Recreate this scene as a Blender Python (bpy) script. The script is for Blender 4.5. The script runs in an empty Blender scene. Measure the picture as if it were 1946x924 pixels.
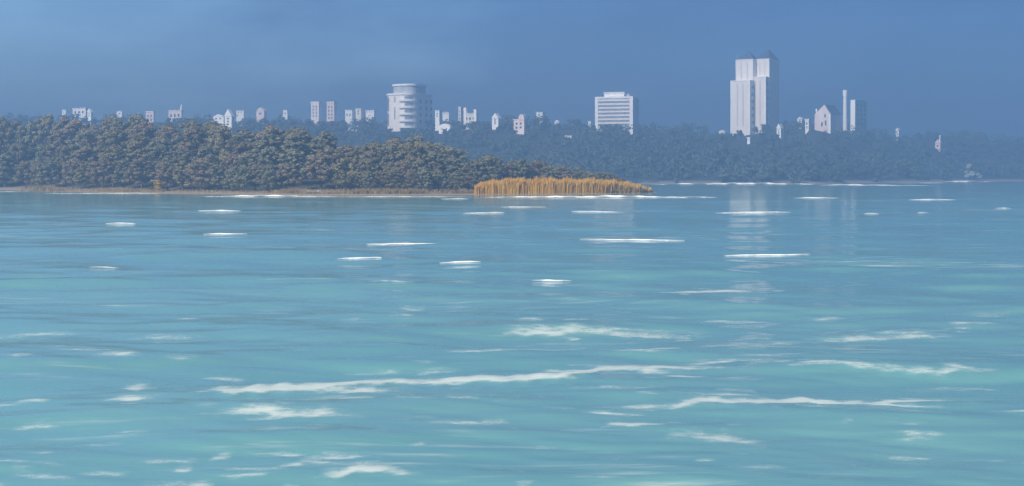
import bpy, math, random
import numpy as np

rng = np.random.default_rng(11)
random.seed(5)
scene = bpy.context.scene
COL = scene.collection

# ------------------------------------------------------------------ camera frame (photo pixels -> metres)
F, CX, HY, EYE = 2673.0, 973.0, 333.0, 5.0
def wx(px, d): return (px - CX) * d / F
def wz(py, d): return EYE + (HY - py) * d / F
def water_d(py): return EYE * F / (py - HY)

# ------------------------------------------------------------------ helpers
def tag(o, label=None, cat=None, group=None, kind=None):
    if label: o['label'] = label
    if cat: o['category'] = cat
    if group: o['group'] = group
    if kind: o['kind'] = kind
    return o

def link(o, parent=None):
    COL.objects.link(o)
    if parent is not None: o.parent = parent
    return o

def empty(name, loc, label, cat, group=None):
    o = bpy.data.objects.new(name, None)
    o.empty_display_size = 1.0
    o.location = loc
    link(o)
    return tag(o, label, cat, group)

def np_mesh(name, verts, faces, mat=None, smooth=False, attrs=None):
    verts = np.asarray(verts, dtype=np.float32); faces = np.asarray(faces, dtype=np.int32)
    k = faces.shape[1]
    me = bpy.data.meshes.new(name)
    me.vertices.add(len(verts)); me.vertices.foreach_set('co', verts.ravel())
    me.loops.add(faces.size); me.loops.foreach_set('vertex_index', faces.ravel())
    me.polygons.add(len(faces))
    me.polygons.foreach_set('loop_start', np.arange(0, faces.size, k, dtype=np.int32))
    me.polygons.foreach_set('loop_total', np.full(len(faces), k, dtype=np.int32))
    me.polygons.foreach_set('use_smooth', np.full(len(faces), bool(smooth)))
    if attrs:
        for an, av in attrs.items():
            a = me.attributes.new(an, 'FLOAT', 'POINT')
            a.data.foreach_set('value', np.asarray(av, dtype=np.float32))
    me.update(); me.validate()
    if mat: me.materials.append(mat)
    return me

class MB:
    """collects solids of one part, then links them as one mesh object"""
    def __init__(s): s.v = []; s.f = []
    def add(s, vs, fs):
        b = len(s.v); s.v += [tuple(v) for v in vs]; s.f += [tuple(b + i for i in f) for f in fs]
    def prism(s, ring, z0, z1, ring_top=None):
        n = len(ring); rt = ring_top or ring
        vs = [(x, y, z0) for x, y in ring] + [(x, y, z1) for x, y in rt]
        fs = [tuple(range(n - 1, -1, -1)), tuple(range(n, 2 * n))]
        fs += [(i, (i + 1) % n, n + (i + 1) % n, n + i) for i in range(n)]
        s.add(vs, fs)
    def build(s, name, mat, parent=None, smooth=False):
        me = bpy.data.meshes.new(name)
        me.from_pydata(s.v, [], s.f); me.update()
        if smooth:
            for p in me.polygons: p.use_smooth = True
        me.materials.append(mat)
        o = bpy.data.objects.new(name, me)
        return link(o, parent)

# ------------------------------------------------------------------ materials
def new_mat(name):
    m = bpy.data.materials.new(name); m.use_nodes = True
    nt = m.node_tree
    return m, nt, nt.nodes, nt.links, nt.nodes['Principled BSDF']

def noise(N, scale, detail=4, rough=.55, vec=None, L=None):
    n = N.new('ShaderNodeTexNoise'); n.inputs['Scale'].default_value = scale
    n.inputs['Detail'].default_value = detail; n.inputs['Roughness'].default_value = rough
    if vec is not None: L.new(vec, n.inputs['Vector'])
    return n

def ramp(N, L, fac, stops):
    r = N.new('ShaderNodeValToRGB')
    e = r.color_ramp.elements
    while len(e) > 1: e.remove(e[0])
    e[0].position = stops[0][0]; e[0].color = (*stops[0][1], 1)
    for p, c in stops[1:]:
        k = e.new(p); k.color = (*c, 1)
    L.new(fac, r.inputs['Fac'])
    return r

def math_node(N, L, op, a, b=None, clamp=False):
    n = N.new('ShaderNodeMath'); n.operation = op; n.use_clamp = clamp
    for i, v in enumerate((a, b)):
        if v is None: continue
        if isinstance(v, (int, float)): n.inputs[i].default_value = v
        else: L.new(v, n.inputs[i])
    return n.outputs[0]

def plaster(name, c0, c1, scale=.12, rough=.85):
    m, nt, N, L, B = new_mat(name)
    tc = N.new('ShaderNodeTexCoord')
    mp = N.new('ShaderNodeMapping'); mp.inputs['Scale'].default_value = (1, 1, .45)
    L.new(tc.outputs['Object'], mp.inputs[0])
    n = noise(N, scale, 6, .65, mp.outputs[0], L)
    r = ramp(N, L, n.outputs['Fac'], [(.36, c0), (.62, c1)])
    L.new(r.outputs[0], B.inputs['Base Color'])
    B.inputs['Roughness'].default_value = rough
    return m

M = {}
M['pale'] = plaster('pale_render', (.84, .76, .69), (.94, .87, .80))
M['white'] = plaster('white_render', (.90, .88, .85), (.95, .94, .90))
M['pink'] = plaster('pinkish_render', (.74, .58, .53), (.88, .76, .70), .2)
M['cream'] = plaster('cream_render', (.78, .72, .58), (.88, .83, .70), .2)
M['grey'] = plaster('grey_concrete', (.40, .42, .42), (.56, .57, .56))
M['stone'] = plaster('grey_stone_cladding', (.52, .49, .47), (.66, .62, .59), .08)
M['slate'] = plaster('blue_grey_roofing', (.045, .065, .12), (.08, .10, .17), .3, .6)
M['flatroof'] = plaster('flat_roof_felt', (.30, .30, .31), (.45, .45, .45), .3)
M['timber'] = plaster('weathered_timber', (.16, .12, .09), (.27, .21, .16), 1.2)
m, nt, N, L, B = new_mat('window_glass')
B.inputs['Base Color'].default_value = (.06, .07, .10, 1); B.inputs['Roughness'].default_value = .22
M['glass'] = m
M['glassband'] = plaster('tinted_glass_band', (.20, .21, .23), (.30, .31, .33), .3, .35)

def foliage(name, stops, scale):
    m, nt, N, L, B = new_mat(name)
    tc = N.new('ShaderNodeTexCoord'); oi = N.new('ShaderNodeObjectInfo')
    ad = N.new('ShaderNodeVectorMath'); ad.operation = 'ADD'
    L.new(tc.outputs['Object'], ad.inputs[0])
    sc = N.new('ShaderNodeVectorMath'); sc.operation = 'SCALE'
    cmb = N.new('ShaderNodeCombineXYZ')
    for k in range(3): L.new(oi.outputs['Random'], cmb.inputs[k])
    L.new(cmb.outputs[0], sc.inputs[0]); sc.inputs['Scale'].default_value = 90
    L.new(sc.outputs[0], ad.inputs[1])
    n = noise(N, scale, 3, .6, ad.outputs[0], L)
    r = ramp(N, L, n.outputs['Fac'], stops)
    hs = N.new('ShaderNodeHueSaturation')
    L.new(r.outputs[0], hs.inputs['Color'])
    v = N.new('ShaderNodeMapRange'); L.new(oi.outputs['Random'], v.inputs[0])
    v.inputs[3].default_value = .86; v.inputs[4].default_value = 1.14
    L.new(v.outputs[0], hs.inputs['Value'])
    L.new(hs.outputs[0], B.inputs['Base Color'])
    B.inputs['Roughness'].default_value = .8
    B.inputs['Specular IOR Level'].default_value = .15
    tl = N.new('ShaderNodeBsdfTranslucent'); mxs = N.new('ShaderNodeMixShader'); mxs.inputs[0].default_value = .22
    L.new(hs.outputs[0], tl.inputs['Color'])
    L.new(B.outputs[0], mxs.inputs[1]); L.new(tl.outputs[0], mxs.inputs[2])
    L.new(mxs.outputs[0], N['Material Output'].inputs['Surface'])
    return m
M['olive'] = foliage('olive_foliage', [(.30, (.240, .205, .100)), (.52, (.270, .232, .115)), (.72, (.300, .262, .135))], .16)
M['brown'] = foliage('brownish_foliage', [(.30, (.250, .195, .120)), (.52, (.280, .220, .140)), (.72, (.310, .250, .165))], .16)
M['sage'] = foliage('grey_green_foliage', [(.30, (.215, .210, .120)), (.52, (.245, .238, .140)), (.72, (.270, .265, .160))], .16)
M['farleaf'] = foliage('distant_foliage', [(.30, (.100, .130, .105)), (.50, (.130, .165, .130)), (.72, (.165, .200, .155))], .018)
M['paleleaf'] = foliage('pale_foliage', [(.3, (.42, .45, .38)), (.7, (.62, .64, .56))], .3)
M['reed'] = foliage('golden_reed', [(.3, (.64, .33, .025)), (.5, (.77, .43, .035)), (.72, (.84, .53, .07))], .25)
M['dry'] = foliage('dry_grass_blade', [(.3, (.24, .17, .08)), (.5, (.34, .25, .12)), (.72, (.46, .34, .17))], .3)
M['yellow'] = foliage('yellow_leaf', [(.3, (.40, .26, .04)), (.7, (.60, .42, .08))], .5)
M['bark'] = plaster('bark', (.07, .055, .04), (.14, .11, .08), 2.0)
M['boat'] = plaster('white_boat_paint', (.74, .73, .69), (.84, .83, .80), 1.5, .4)
M['boatdark'] = plaster('dark_boat_timber', (.05, .04, .035), (.09, .07, .06), 2)

# ------------------------------------------------------------------ land heights
def sstep(a, b, x):
    t = np.clip((x - a) / (b - a), 0, 1); return t * t * (3 - 2 * t)
def px_curve(pairs):
    xs = np.array([wx(p, water_d(y)) for p, y in pairs]); ys = np.array([water_d(y) for p, y in pairs])
    return xs, ys
# shore of the near bank (front), from the photograph's water line
NX, NY = px_curve([(-260, 359.5), (0, 361), (70, 363), (200, 366), (350, 368), (600, 371), (760, 371), (900, 370), (1050, 369), (1150, 368), (1215, 367), (1246, 366)])
def near_front(X): return np.interp(X, NX, NY)
TIPX = NX[-1]
def near_back(X):
    return np.interp(X, [-330, -150, -60, 0, 30, TIPX], [640, 600, 560, 520, 492, NY[-1] + 2])
def near_h(X, Y):
    f = near_front(X); b = near_back(X)
    a = (Y - f); c = (b - Y)
    base = np.interp(X, [-330, -150, -60, -15, TIPX - 8, TIPX], [6.5, 6.0, 4.2, 2.0, .9, .1])
    h = np.minimum(.45 * sstep(0, 5, a) + base * sstep(2, 62, a), 1.2 * c * .3)
    h = np.where((a < 0), np.maximum(a * .08, -1.2), h)
    h = np.where((c < 0), np.maximum(c * .08, -1.2), h)
    return np.where(X > TIPX, np.maximum(-(X - TIPX) * .15 - .05, -1.2), h)

FX = np.array([-1400, -300, 60, 78, 125, 172, 238, 368, 610, 1400.])
FY = np.array([800, 790, 786, 786, 786, 792, 905, 1085, 1300, 1500.])
HX = np.array([-500, -250, -100, -20, 60, 120, 175, 215, 245, 275, 320, 370, 430, 700.])
HT = np.array([44, 42, 41, 41, 40, 36, 35, 44, 43, 38, 38, 38, 36, 32.])
def far_h(X, Y):
    f = np.interp(X, FX, FY); a = Y - f
    top = np.interp(X * 1150 / np.maximum(Y, 1), HX, HT)
    h = .5 * sstep(0, 8, a) + 2.5 * sstep(4, 40, a) + (top - 3) * sstep(20, np.where(f > 900, 250, 350), a)
    h = h + 1.2 * np.sin(X * .021 + 1) * np.cos(Y * .017) * sstep(60, 200, a)
    h = h - 14 * sstep(1480, 2000, Y)
    return np.where(a < 0, np.maximum(a * .05, -1.3), h)

def grid_mesh(name, xs, ys, hf, mat):
    X, Y = np.meshgrid(xs, ys)
    Z = hf(X, Y)
    nx, ny = len(xs), len(ys)
    v = np.stack([X, Y, Z], -1).reshape(-1, 3)
    i = np.arange(nx * ny).reshape(ny, nx)
    f = np.stack([i[:-1, :-1], i[:-1, 1:], i[1:, 1:], i[1:, :-1]], -1).reshape(-1, 4)
    o = bpy.data.objects.new(name, np_mesh(name, v, f, mat, True))
    return link(o)

def land_mat(name, sand, grass, z0, z1):
    m, nt, N, L, B = new_mat(name)
    g = N.new('ShaderNodeNewGeometry'); sp = N.new('ShaderNodeSeparateXYZ')
    L.new(g.outputs['Position'], sp.inputs[0])
    n = noise(N, .35, 6, .65, g.outputs['Position'], L)
    wob = math_node(N, L, 'MULTIPLY_ADD', n.outputs['Fac'], 1.2); 
    wobn = wob.node; wobn.inputs[2].default_value = -.6
    zz = math_node(N, L, 'ADD', sp.outputs['Z'], wob)
    mr = N.new('ShaderNodeMapRange'); L.new(zz, mr.inputs[0])
    mr.inputs[1].default_value = z0; mr.inputs[2].default_value = z1
    n2 = noise(N, 1.6, 5, .6, g.outputs['Position'], L)
    rs = ramp(N, L, n2.outputs['Fac'], [(.3, tuple(.7 * c for c in sand)), (.7, sand)])
    rg = ramp(N, L, n2.outputs['Fac'], [(.3, tuple(.6 * c for c in grass)), (.7, grass)])
    mx = N.new('ShaderNodeMix'); mx.data_type = 'RGBA'
    L.new(mr.outputs[0], mx.inputs['Factor']); L.new(rs.outputs[0], mx.inputs[6]); L.new(rg.outputs[0], mx.inputs[7])
    L.new(mx.outputs[2], B.inputs['Base Color']); B.inputs['Roughness'].default_value = .95
    return m
tag(grid_mesh('near_land', np.arange(-340, 66, 1.6), np.arange(335, 660, 1.6), near_h,
              land_mat('near_bank_soil', (.40, .30, .19), (.075, .070, .035), .5, 1.4)), kind='structure')
tag(grid_mesh('far_hills', np.arange(-1300, 1301, 8.), np.arange(760, 2300, 8.), far_h,
              land_mat('far_hill_soil', (.34, .30, .24), (.05, .065, .05), .8, 2.2)), kind='structure')

# ------------------------------------------------------------------ white water: list taken from the photograph
# (points in photo pixels, thickness in pixels, strength 0..1)
def S(x0, x1, y, t, s=1.0, tilt=0): return ([(x0, y - tilt), ((x0 + x1) / 2, y), (x1, y + tilt)], t, s)
LINES = [
 S(1232,1560,350.5,9.5),S(1540,1690,352,5,.8),S(1600,1765,352.5,2.5,.6),S(1690,1800,348,2.5,.5),S(1770,1872,346,7,1),S(1866,1928,342,3.5,.65),
 S(915,1355,374.5,8),S(380,650,373,6,.8),S(335,432,366,5,.9),S(90,345,367.5,3,.5),S(0,75,364,3,.4),S(640,900,373.5,3,.5),S(840,892,378,4,.8),
 S(388,468,401,4.5),S(196,254,428,4.5,.9),S(395,477,446.5,4.5,.9),S(878,959,406,5,.9),S(950,1036,393.5,4,.7),S(1084,1182,403,4.5,.9),S(1366,1512,405.5,4.5,.9),
 S(1645,1674,406.5,3.5,.5),S(1518,1608,377.5,4.5,.85),S(1734,1827,380.5,4.5,.85),S(1756,1780,407,3.5,.5),S(1893,1928,397,3.5,.4),S(702,834,461,5.5),S(634,720,494.5,6,1,-1),
 S(836,914,502.5,5,.9),S(1104,1305,459.5,4.5,.85),S(1368,1528,484.5,4.5,.9),S(1010,1087,536.5,5,.6),S(1195,1465,556.5,8,.85,-1),S(1440,1525,553,5,.35),
 S(150,216,515,5,.25),S(740,832,580,8,.35),S(830,960,584,7,.18),S(700,790,540,6,.12),S(960,1052,606,7,.5),S(1040,1130,572,7,.15),
 ([(890,636),(960,632),(1040,633),(1110,627),(1180,630),(1260,633),(1395,630)],11,.5),
 ([(1490,644),(1560,642),(1650,640),(1740,636),(1860,634)],12,.42),
 S(0,72,685,10,.5),S(155,285,682,13,.55),S(285,402,684,8,.3),S(500,620,668,7,.15),S(740,900,700,9,.25),S(1060,1190,657,8,.18),
 ([(180,748),(210,736),(250,738),(300,742)],20,.55),([(176,764),(240,760),(302,762)],13,.6),
 ([(300,753),(360,749),(420,743),(450,746),(520,740),(580,738),(640,734),(690,724),(740,721),(800,722),(860,723),(930,721),(1000,723),(1060,718),(1110,712),(1150,703),(1200,700),(1250,701),(1300,698),(1400,697)],15,.78),
 ([(165,764),(230,758),(290,757),(350,751)],10,.5),
 ([(640,738),(690,727),(760,725)],17,.5),([(1120,711),(1170,703),(1240,702),(1300,699)],11,.6),
 ([(560,742),(650,740),(720,742),(790,741)],14,.55),
 ([(1180,706),(1240,709),(1290,707)],10,.6),
 ([(1415,696),(1500,697),(1560,700),(1640,703),(1700,706),(1780,710),(1860,706),(1950,704)],10,.42),
 S(1245,1364,716.5,5,.9),
 S(0,112,763,9,.45),([(305,797),(370,793),(430,789),(500,790),(570,794),(640,793),(745,798)],17,.55),S(495,575,775,6,.4),S(740,850,794,8,.2),
 ([(1130,782),(1200,777),(1260,774),(1300,768),(1330,760),(1380,764),(1430,765),(1490,765),(1540,759),(1590,764),(1660,766),(1720,764),(1800,764),(1860,771),(1950,778)],12,.8),
 ([(1560,778),(1700,782),(1800,780)],14,.18),([(1720,728),(1820,730),(1950,734)],12,.3),
 ([(1112,811),(1160,806),(1195,806),(1240,804),(1292,802)],9,.6),
 ([(1225,840),(1270,829),(1310,824),(1350,828),(1420,838),(1495,845)],22,.48),
 S(0,130,805,11,.4),S(385,445,866,13,.35),S(315,375,886,10,.4),S(0,78,886,9,.4),
 S(1355,1565,887,8,.3),S(1000,1080,846,8,.2),S(1580,1640,803,8,.15),S(1640,1800,806,8,.12),
 ([(560,912),(600,903),(640,897),(680,889),(740,891),(790,896),(828,899)],20,.8),S(515,595,880,9,.5),
 S(225,470,914,17,.5),S(505,590,918,13,.4),S(590,660,922,9,.5),S(960,1035,919,9,.3),
]
_w = np.random.default_rng(21)
WAVES = []
for k in range(56):
    lam = .7 * (26 / .7) ** _w.random(); th = _w.normal(0, .42) + .12
    WAVES.append((lam, math.sin(th) * 2 * math.pi / lam, math.cos(th) * 2 * math.pi / lam, _w.uniform(0, 6.28)))
def swell(X, Y):
    z = np.zeros_like(X); c = np.hypot(X, Y) * .0062
    for lam, kx, ky, p0 in WAVES:
        phs = kx * X + ky * Y + p0
        z = z + .0028 * lam ** .82 * np.clip((lam / c - 2.5) / 3, 0, 1) * (np.sin(phs) + .25 * np.sin(2 * phs + 1.2))
    return z * (1 - .55 * sstep(60, 200, Y)) * (1 - sstep(250, 345, Y))
ridges = []   # (x array, y array, height, fade) in metres for the water sheet's own swell
fv, ff, fd = [], [], []
lr = np.random.default_rng(3)
for pts, th, st in LINES:
    p = np.array(pts, float)
    L_px = p[-1, 0] - p[0, 0]
    n = max(12, int(L_px / 2.2))
    sx = np.linspace(p[0, 0], p[-1, 0], n)
    sy = np.interp(sx, p[:, 0], p[:, 1])
    near = float(np.clip((np.mean(sy) - 520) / 200, 0, 1))
    ph = lr.uniform(0, 6.28, 5)
    wob = sum(np.sin(sx / (9 + 11 * k) + ph[k]) / (1.5 + .3 * k) for k in range(5))
    sy = sy + wob * (.25 + 1.1 * near) * min(1, th / 9)
    d = EYE * F / (sy - HY)
    X = (sx - CX) * d / F
    if near > .12:
        ridges.append((X, d, th * .8, st)); continue
    o_ = np.linspace(-.02, .02, 21) * d.mean(); d = d + o_[int(np.argmax([swell(X, d + q).mean() for q in o_]))]
    t = np.linspace(0, 1, n)
    fade = np.clip(np.minimum(t, 1 - t) * (2.2 if near < .3 else 3.2), 0, 1) ** .8
    lump = np.clip(.72 + .22 * sum(np.sin(sx / (5 + 8 * k) + ph[k] * 2) for k in range(4)) * (1 if near > .2 else .6), .25, 1.3)
    wpx = th * (.52 if np.mean(sy) > 376 else .85) * fade * lump                       # visible thickness in pixels
    h = wpx * d / F * (.60 if near < .3 else .50)
    back = wpx * d * d / (F * EYE) * .45 * (1 if near > .3 else .25)
    front = np.maximum(h * .55, .03)
    # cross-section, from the back of the crest to its toe
    secs = [(back + .05, -.03, 0), (back * .55, .55, .55), (0, 1, 1), (-front * .5, .55, .75), (-front, -.03, 0)]
    b = len(fv)
    for dy, hz, de in secs: pass
    lift = [swell(X, d + dy) for dy, hz, de in secs]
    for i in range(n):
        for q_, (dy, hz, de) in enumerate(secs):
            yy = dy[i] if isinstance(dy, np.ndarray) else dy
            fv.append((X[i], d[i] + yy, max(h[i] * hz, 0) + lift[q_][i] + (-.05 if hz < 0 else .03)))
            fd.append(de * (.35 + 1.25 * st) * (.45 + .55 * fade[i]))
    k = len(secs)
    for i in range(n - 1):
        for j in range(k - 1):
            a = b + i * k + j
            ff.append((a, a + k, a + k + 1, a + 1))

m, nt, N, L, B = new_mat('sea_foam')
at = N.new('ShaderNodeAttribute'); at.attribute_name = 'dens'
tc = N.new('ShaderNodeNewGeometry')
mp = N.new('ShaderNodeMapping'); mp.inputs['Scale'].default_value = (.9, .5, 1.6)
L.new(tc.outputs['Position'], mp.inputs[0])
n1 = noise(N, 2.2, 6, .65, mp.outputs[0], L)
s1 = math_node(N, L, 'SUBTRACT', n1.outputs['Fac'], .5)
s2 = math_node(N, L, 'MULTIPLY', s1, .9)
s3 = math_node(N, L, 'ADD', at.outputs['Fac'], s2)
mr = N.new('ShaderNodeMapRange'); mr.interpolation_type = 'SMOOTHSTEP'
L.new(s3, mr.inputs[0]); mr.inputs[1].default_value = .05; mr.inputs[2].default_value = 1.0
L.new(mr.outputs[0], B.inputs['Alpha'])
B.inputs['Base Color'].default_value = (.90, .90, .86, 1); B.inputs['Roughness'].default_value = .7
foam = bpy.data.objects.new('sea_foam', np_mesh('sea_foam', fv, ff, m, True, {'dens': fd}))
link(foam)
tag(foam, 'white foam lines and broken wave crests scattered over the turquoise water', 'foam', kind='stuff')

# ------------------------------------------------------------------ water sheet
ang = np.concatenate([np.linspace(-62, -27, 30, endpoint=False), np.linspace(-27, 27, 560), np.linspace(27, 62, 31)[1:]]) * math.pi / 180
rr = 7 * np.exp(np.arange(0, math.log(1700 / 7), .0062))
A, R = np.meshgrid(ang, rr)
WX, WY = R * np.sin(A) , R * np.cos(A)
WZ = np.zeros_like(WX)
cell = R * .0062
wr = np.random.default_rng(22)
WZ = swell(WX, WY)
FOAM = np.zeros_like(WX)
extra = []
for X, D, th, st in ridges:                      # torn scraps of foam beside the long crests
    if X[-1] - X[0] > 6:
        for k in range(int((X[-1] - X[0]) * .55)):
            c = wr.uniform(X[0], X[-1]); dm = float(np.interp(c, X, D)) * (1 + wr.normal(.012, .03)); hl = wr.uniform(.35, 1.7)
            xs = np.linspace(c - hl, c + hl, 9); extra.append((xs, dm + .12 * np.sin(xs * 2.1 + k), th * wr.uniform(.25, .55), st * wr.uniform(.5, .95)))
for k in range(80):                             # and scattered ones over the open water
    dm = 5 * F / wr.uniform(250, 600); c = wr.uniform(-.40, .40) * dm; hl = wr.uniform(.5, 2.2) * dm / 40
    xs = np.linspace(c - hl, c + hl, 9); extra.append((xs, dm + .1 * np.sin(xs * 1.7 + k), wr.uniform(3, 7), wr.uniform(.22, .5)))
ridges += extra
for X, D, th, st in ridges:
    dm = float(np.mean(D)); dep = 1.0 * th * dm * dm / (F * EYE); h = min(.20, th * dm / F * .36) * (.45 + .7 * st)
    ln = X[-1] - X[0]
    rad_ = np.hypot(X, D); i0, i1 = np.searchsorted(rr, [rad_.min() - 4 * dep - 4, rad_.max() + 4 * dep + 5])
    sX, sY = WX[i0:i1], WY[i0:i1]
    dl = np.interp(sX, X, D)
    span = np.clip(np.minimum(sX - X[0], X[-1] - sX) / ((.45 if ln < 6 else .3 if ln < 12 else .14) * ln + .01), 0, 1); span = span * span * (3 - 2 * span)
    ph = wr.uniform(0, 6.28, 6); fr_ = 2 * math.pi * F / dm / np.array([310, 190, 120, 85, 60, 40])
    lump = sum(np.sin(fr_[k] * sX + ph[k] + .8 * np.sin(fr_[k] * .37 * sX + ph[5 - k])) * (.30, .24, .18, .13, .09, .06)[k] for k in range(6))
    e = sY - dl - .25 * dep * lump
    WZ[i0:i1] += span * h * min(1, ln / 8) * (1 + .35 * lump) * (np.exp(-(np.where(e > 0, e / max(1.5, dep), e / .42)) ** 2) * .75 - .40 * np.exp(-((e + 1.0) / .6) ** 2))
    pr = np.where(e > 0, np.exp(-(e / (.85 * dep)) ** 2), np.exp(-(e / (.16 * dep + .1)) ** 2))
    FOAM[i0:i1] = np.maximum(FOAM[i0:i1], pr * span * min(1, st * 1.12 + .06) * np.clip(1.3 + .55 * lump, .65, 1.6))
WZ -= .03
ny, nx = WX.shape
iv = np.arange(nx * ny).reshape(ny, nx)
wf = np.stack([iv[:-1, :-1], iv[:-1, 1:], iv[1:, 1:], iv[1:, :-1]], -1).reshape(-1, 4)

m, nt, N, L, B = new_mat('sea_water')
g = N.new('ShaderNodeNewGeometry')
def wnoise(sx, sy, detail, rough=.55):
    mp = N.new('ShaderNodeMapping'); mp.inputs['Scale'].default_value = (sx, sy, .3)
    L.new(g.outputs['Position'], mp.inputs[0])
    return noise(N, 1.0, detail, rough, mp.outputs[0], L).outputs['Fac']
nA = wnoise(.010, .030, 3); nB = wnoise(.10, .22, 4, .6)
cmbn = math_node(N, L, 'ADD', math_node(N, L, 'MULTIPLY', nA, .55), math_node(N, L, 'MULTIPLY', nB, .45))
r = ramp(N, L, cmbn, [(.34, (.120, .310, .325)), (.5, (.142, .340, .345)), (.66, (.168, .368, .360))])
at = N.new('ShaderNodeAttribute'); at.attribute_name = 'foam'
nF = wnoise(1.7, 2.6, 8, .74)
fa = math_node(N, L, 'ADD', at.outputs['Fac'], math_node(N, L, 'MULTIPLY', math_node(N, L, 'SUBTRACT', nF, .5), 2.1))
fm = N.new('ShaderNodeMapRange'); fm.interpolation_type = 'SMOOTHSTEP'; L.new(fa, fm.inputs[0])
fm.inputs[1].default_value = .10; fm.inputs[2].default_value = 1.15
lim = N.new('ShaderNodeMapRange'); lim.interpolation_type = 'SMOOTHSTEP'; L.new(at.outputs['Fac'], lim.inputs[0])
lim.inputs[1].default_value = .02; lim.inputs[2].default_value = .22
nS = wnoise(.30, 1.9, 5, .6); nT = wnoise(.035, .07, 3)
trace = N.new('ShaderNodeMapRange'); trace.interpolation_type = 'SMOOTHSTEP'
L.new(math_node(N, L, 'ADD', nS, math_node(N, L, 'MULTIPLY', math_node(N, L, 'SUBTRACT', nT, .5), .9)), trace.inputs[0])
trace.inputs[1].default_value = .58; trace.inputs[2].default_value = .90; trace.inputs[4].default_value = .42
fk = math_node(N, L, 'MAXIMUM', math_node(N, L, 'MULTIPLY', math_node(N, L, 'MULTIPLY', fm.outputs[0], lim.outputs[0]), .60), trace.outputs[0])
mxc = N.new('ShaderNodeMix'); mxc.data_type = 'RGBA'; L.new(fk, mxc.inputs['Factor'])
L.new(r.outputs[0], mxc.inputs[6]); mxc.inputs[7].default_value = (.84, .83, .75, 1)
L.new(mxc.outputs[2], B.inputs['Base Color'])
rg = N.new('ShaderNodeMapRange'); L.new(fk, rg.inputs[0]); rg.inputs[3].default_value = .11; rg.inputs[4].default_value = .7
L.new(rg.outputs[0], B.inputs['Roughness'])
B.inputs['IOR'].default_value = 1.33
nb = wnoise(.8, 1.5, 4, .6)
bp = N.new('ShaderNodeBump'); bp.inputs['Strength'].default_value = .16; bp.inputs['Distance'].default_value = .10
L.new(nb, bp.inputs['Height']); L.new(bp.outputs[0], B.inputs['Normal'])
water = bpy.data.objects.new('water', np_mesh('water', np.stack([WX, WY, WZ], -1).reshape(-1, 3), wf, m, True, {'foam': FOAM.ravel()}))
link(water); tag(water, kind='structure')

# ------------------------------------------------------------------ leaves
def unit(v): return v / np.maximum(np.linalg.norm(v, axis=-1, keepdims=True), 1e-6)
def leaf_quads(P, Nrm, size, r):
    n = len(P)
    t = unit(np.cross(Nrm, r.normal(size=(n, 3)))); b = np.cross(Nrm, t)
    s = size[:, None] * r.uniform(.6, 1.35, (n, 1)); s2 = s * r.uniform(.55, .95, (n, 1))
    q = np.stack([P - t * s, P - b * s2 + t * s * .15, P + t * s, P + b * s2 - t * s * .1], 1)
    return q.reshape(-1, 3), np.arange(4 * n).reshape(-1, 4)
def crown_points(r, n, H, W, base, lobes, flat=1.0, lob=1.0):
    """leaf positions gathered in lobes; returns points and outward directions"""
    cs = []
    for k in range(lobes):
        z = r.uniform(base + .12 * (H - base), H * .93)
        u = (z - base) / (H - base)
        rad = W * .5 * (math.sin(math.pi * min(1, .18 + .78 * u)) ** .7) * (.72 if lob == 1 else .92)
        a = r.uniform(0, 6.28); q = rad * math.sqrt(r.uniform(.15, 1))
        s = r.uniform(.12, .24) * W * (1.15 - .45 * u) * lob
        cs.append((q * math.cos(a), q * math.sin(a), z, s, s * r.uniform(.6, .95) * flat))
    cs.append((0, 0, H * .9, W * .15, W * .16))
    cs = np.array(cs)
    wgt = cs[:, 3] ** 2; pick = r.choice(len(cs), n, p=wgt / wgt.sum())
    dirs = unit(r.normal(size=(n, 3)))
    rad = r.uniform(.72, 1, n) * np.where(r.random(n) < .12, r.uniform(1, 1.4, n), 1)
    c = cs[pick]
    P = c[:, :3] + dirs * np.stack([c[:, 3] * rad, c[:, 3] * rad, c[:, 4] * rad], -1)
    P[:, 2] = np.maximum(P[:, 2], base * .6)
    return P, dirs, cs

def trunk_mesh(name, r, H, cs, base):
    mb = MB()
    def limb(p0, p1, r0, r1, seg=6):
        p0, p1 = np.array(p0, float), np.array(p1, float)
        d = unit((p1 - p0)[None])[0]; a = unit(np.cross(d, [.3, .9, .2])[None])[0]; b = np.cross(d, a)
        mid = (p0 + p1) / 2 + a * np.linalg.norm(p1 - p0) * r.uniform(-.06, .06)
        vs = []
        for p, q in ((p0, r0), (mid, (r0 + r1) / 2), (p1, r1)):
            vs += [tuple(p + q * (a * math.cos(6.283 * k / seg) + b * math.sin(6.283 * k / seg))) for k in range(seg)]
        fs = [(j * seg + k, j * seg + (k + 1) % seg, (j + 1) * seg + (k + 1) % seg, (j + 1) * seg + k) for j in range(2) for k in range(seg)]
        fs.append(tuple(range(2 * seg, 3 * seg)))
        mb.add(vs, fs)
    limb((0, 0, -.8), (.1, 0, base * 1.1), H * .024, H * .018)
    limb((.1, 0, base * 1.1), (0, .1, H * .8), H * .018, H * .005)
    for c in cs[:7]:
        limb((.1, 0, base + r.uniform(0, .3) * (H - base) * .5), c[:3], H * .010, H * .003, 5)
    me = bpy.data.meshes.new(name); me.from_pydata(mb.v, [], mb.f); me.update()
    me.materials.append(M['bark'])
    return me

def tree_proto(seed, H, W, base, nleaf, lobes, leaf, mat, flat=1.0, lob=1.0):
    r = np.random.default_rng(seed)
    P, D, cs = crown_points(r, nleaf, H, W, base, lobes, flat, lob)
    Nn = unit(D * 1.0 + r.normal(size=D.shape) * .30 + np.array([0, 0, .08]))
    v, f = leaf_quads(P, Nn, np.full(len(P), leaf), r)
    return np_mesh('crown', v, f, mat), trunk_mesh('trunk', r, H, cs, base)

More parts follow.
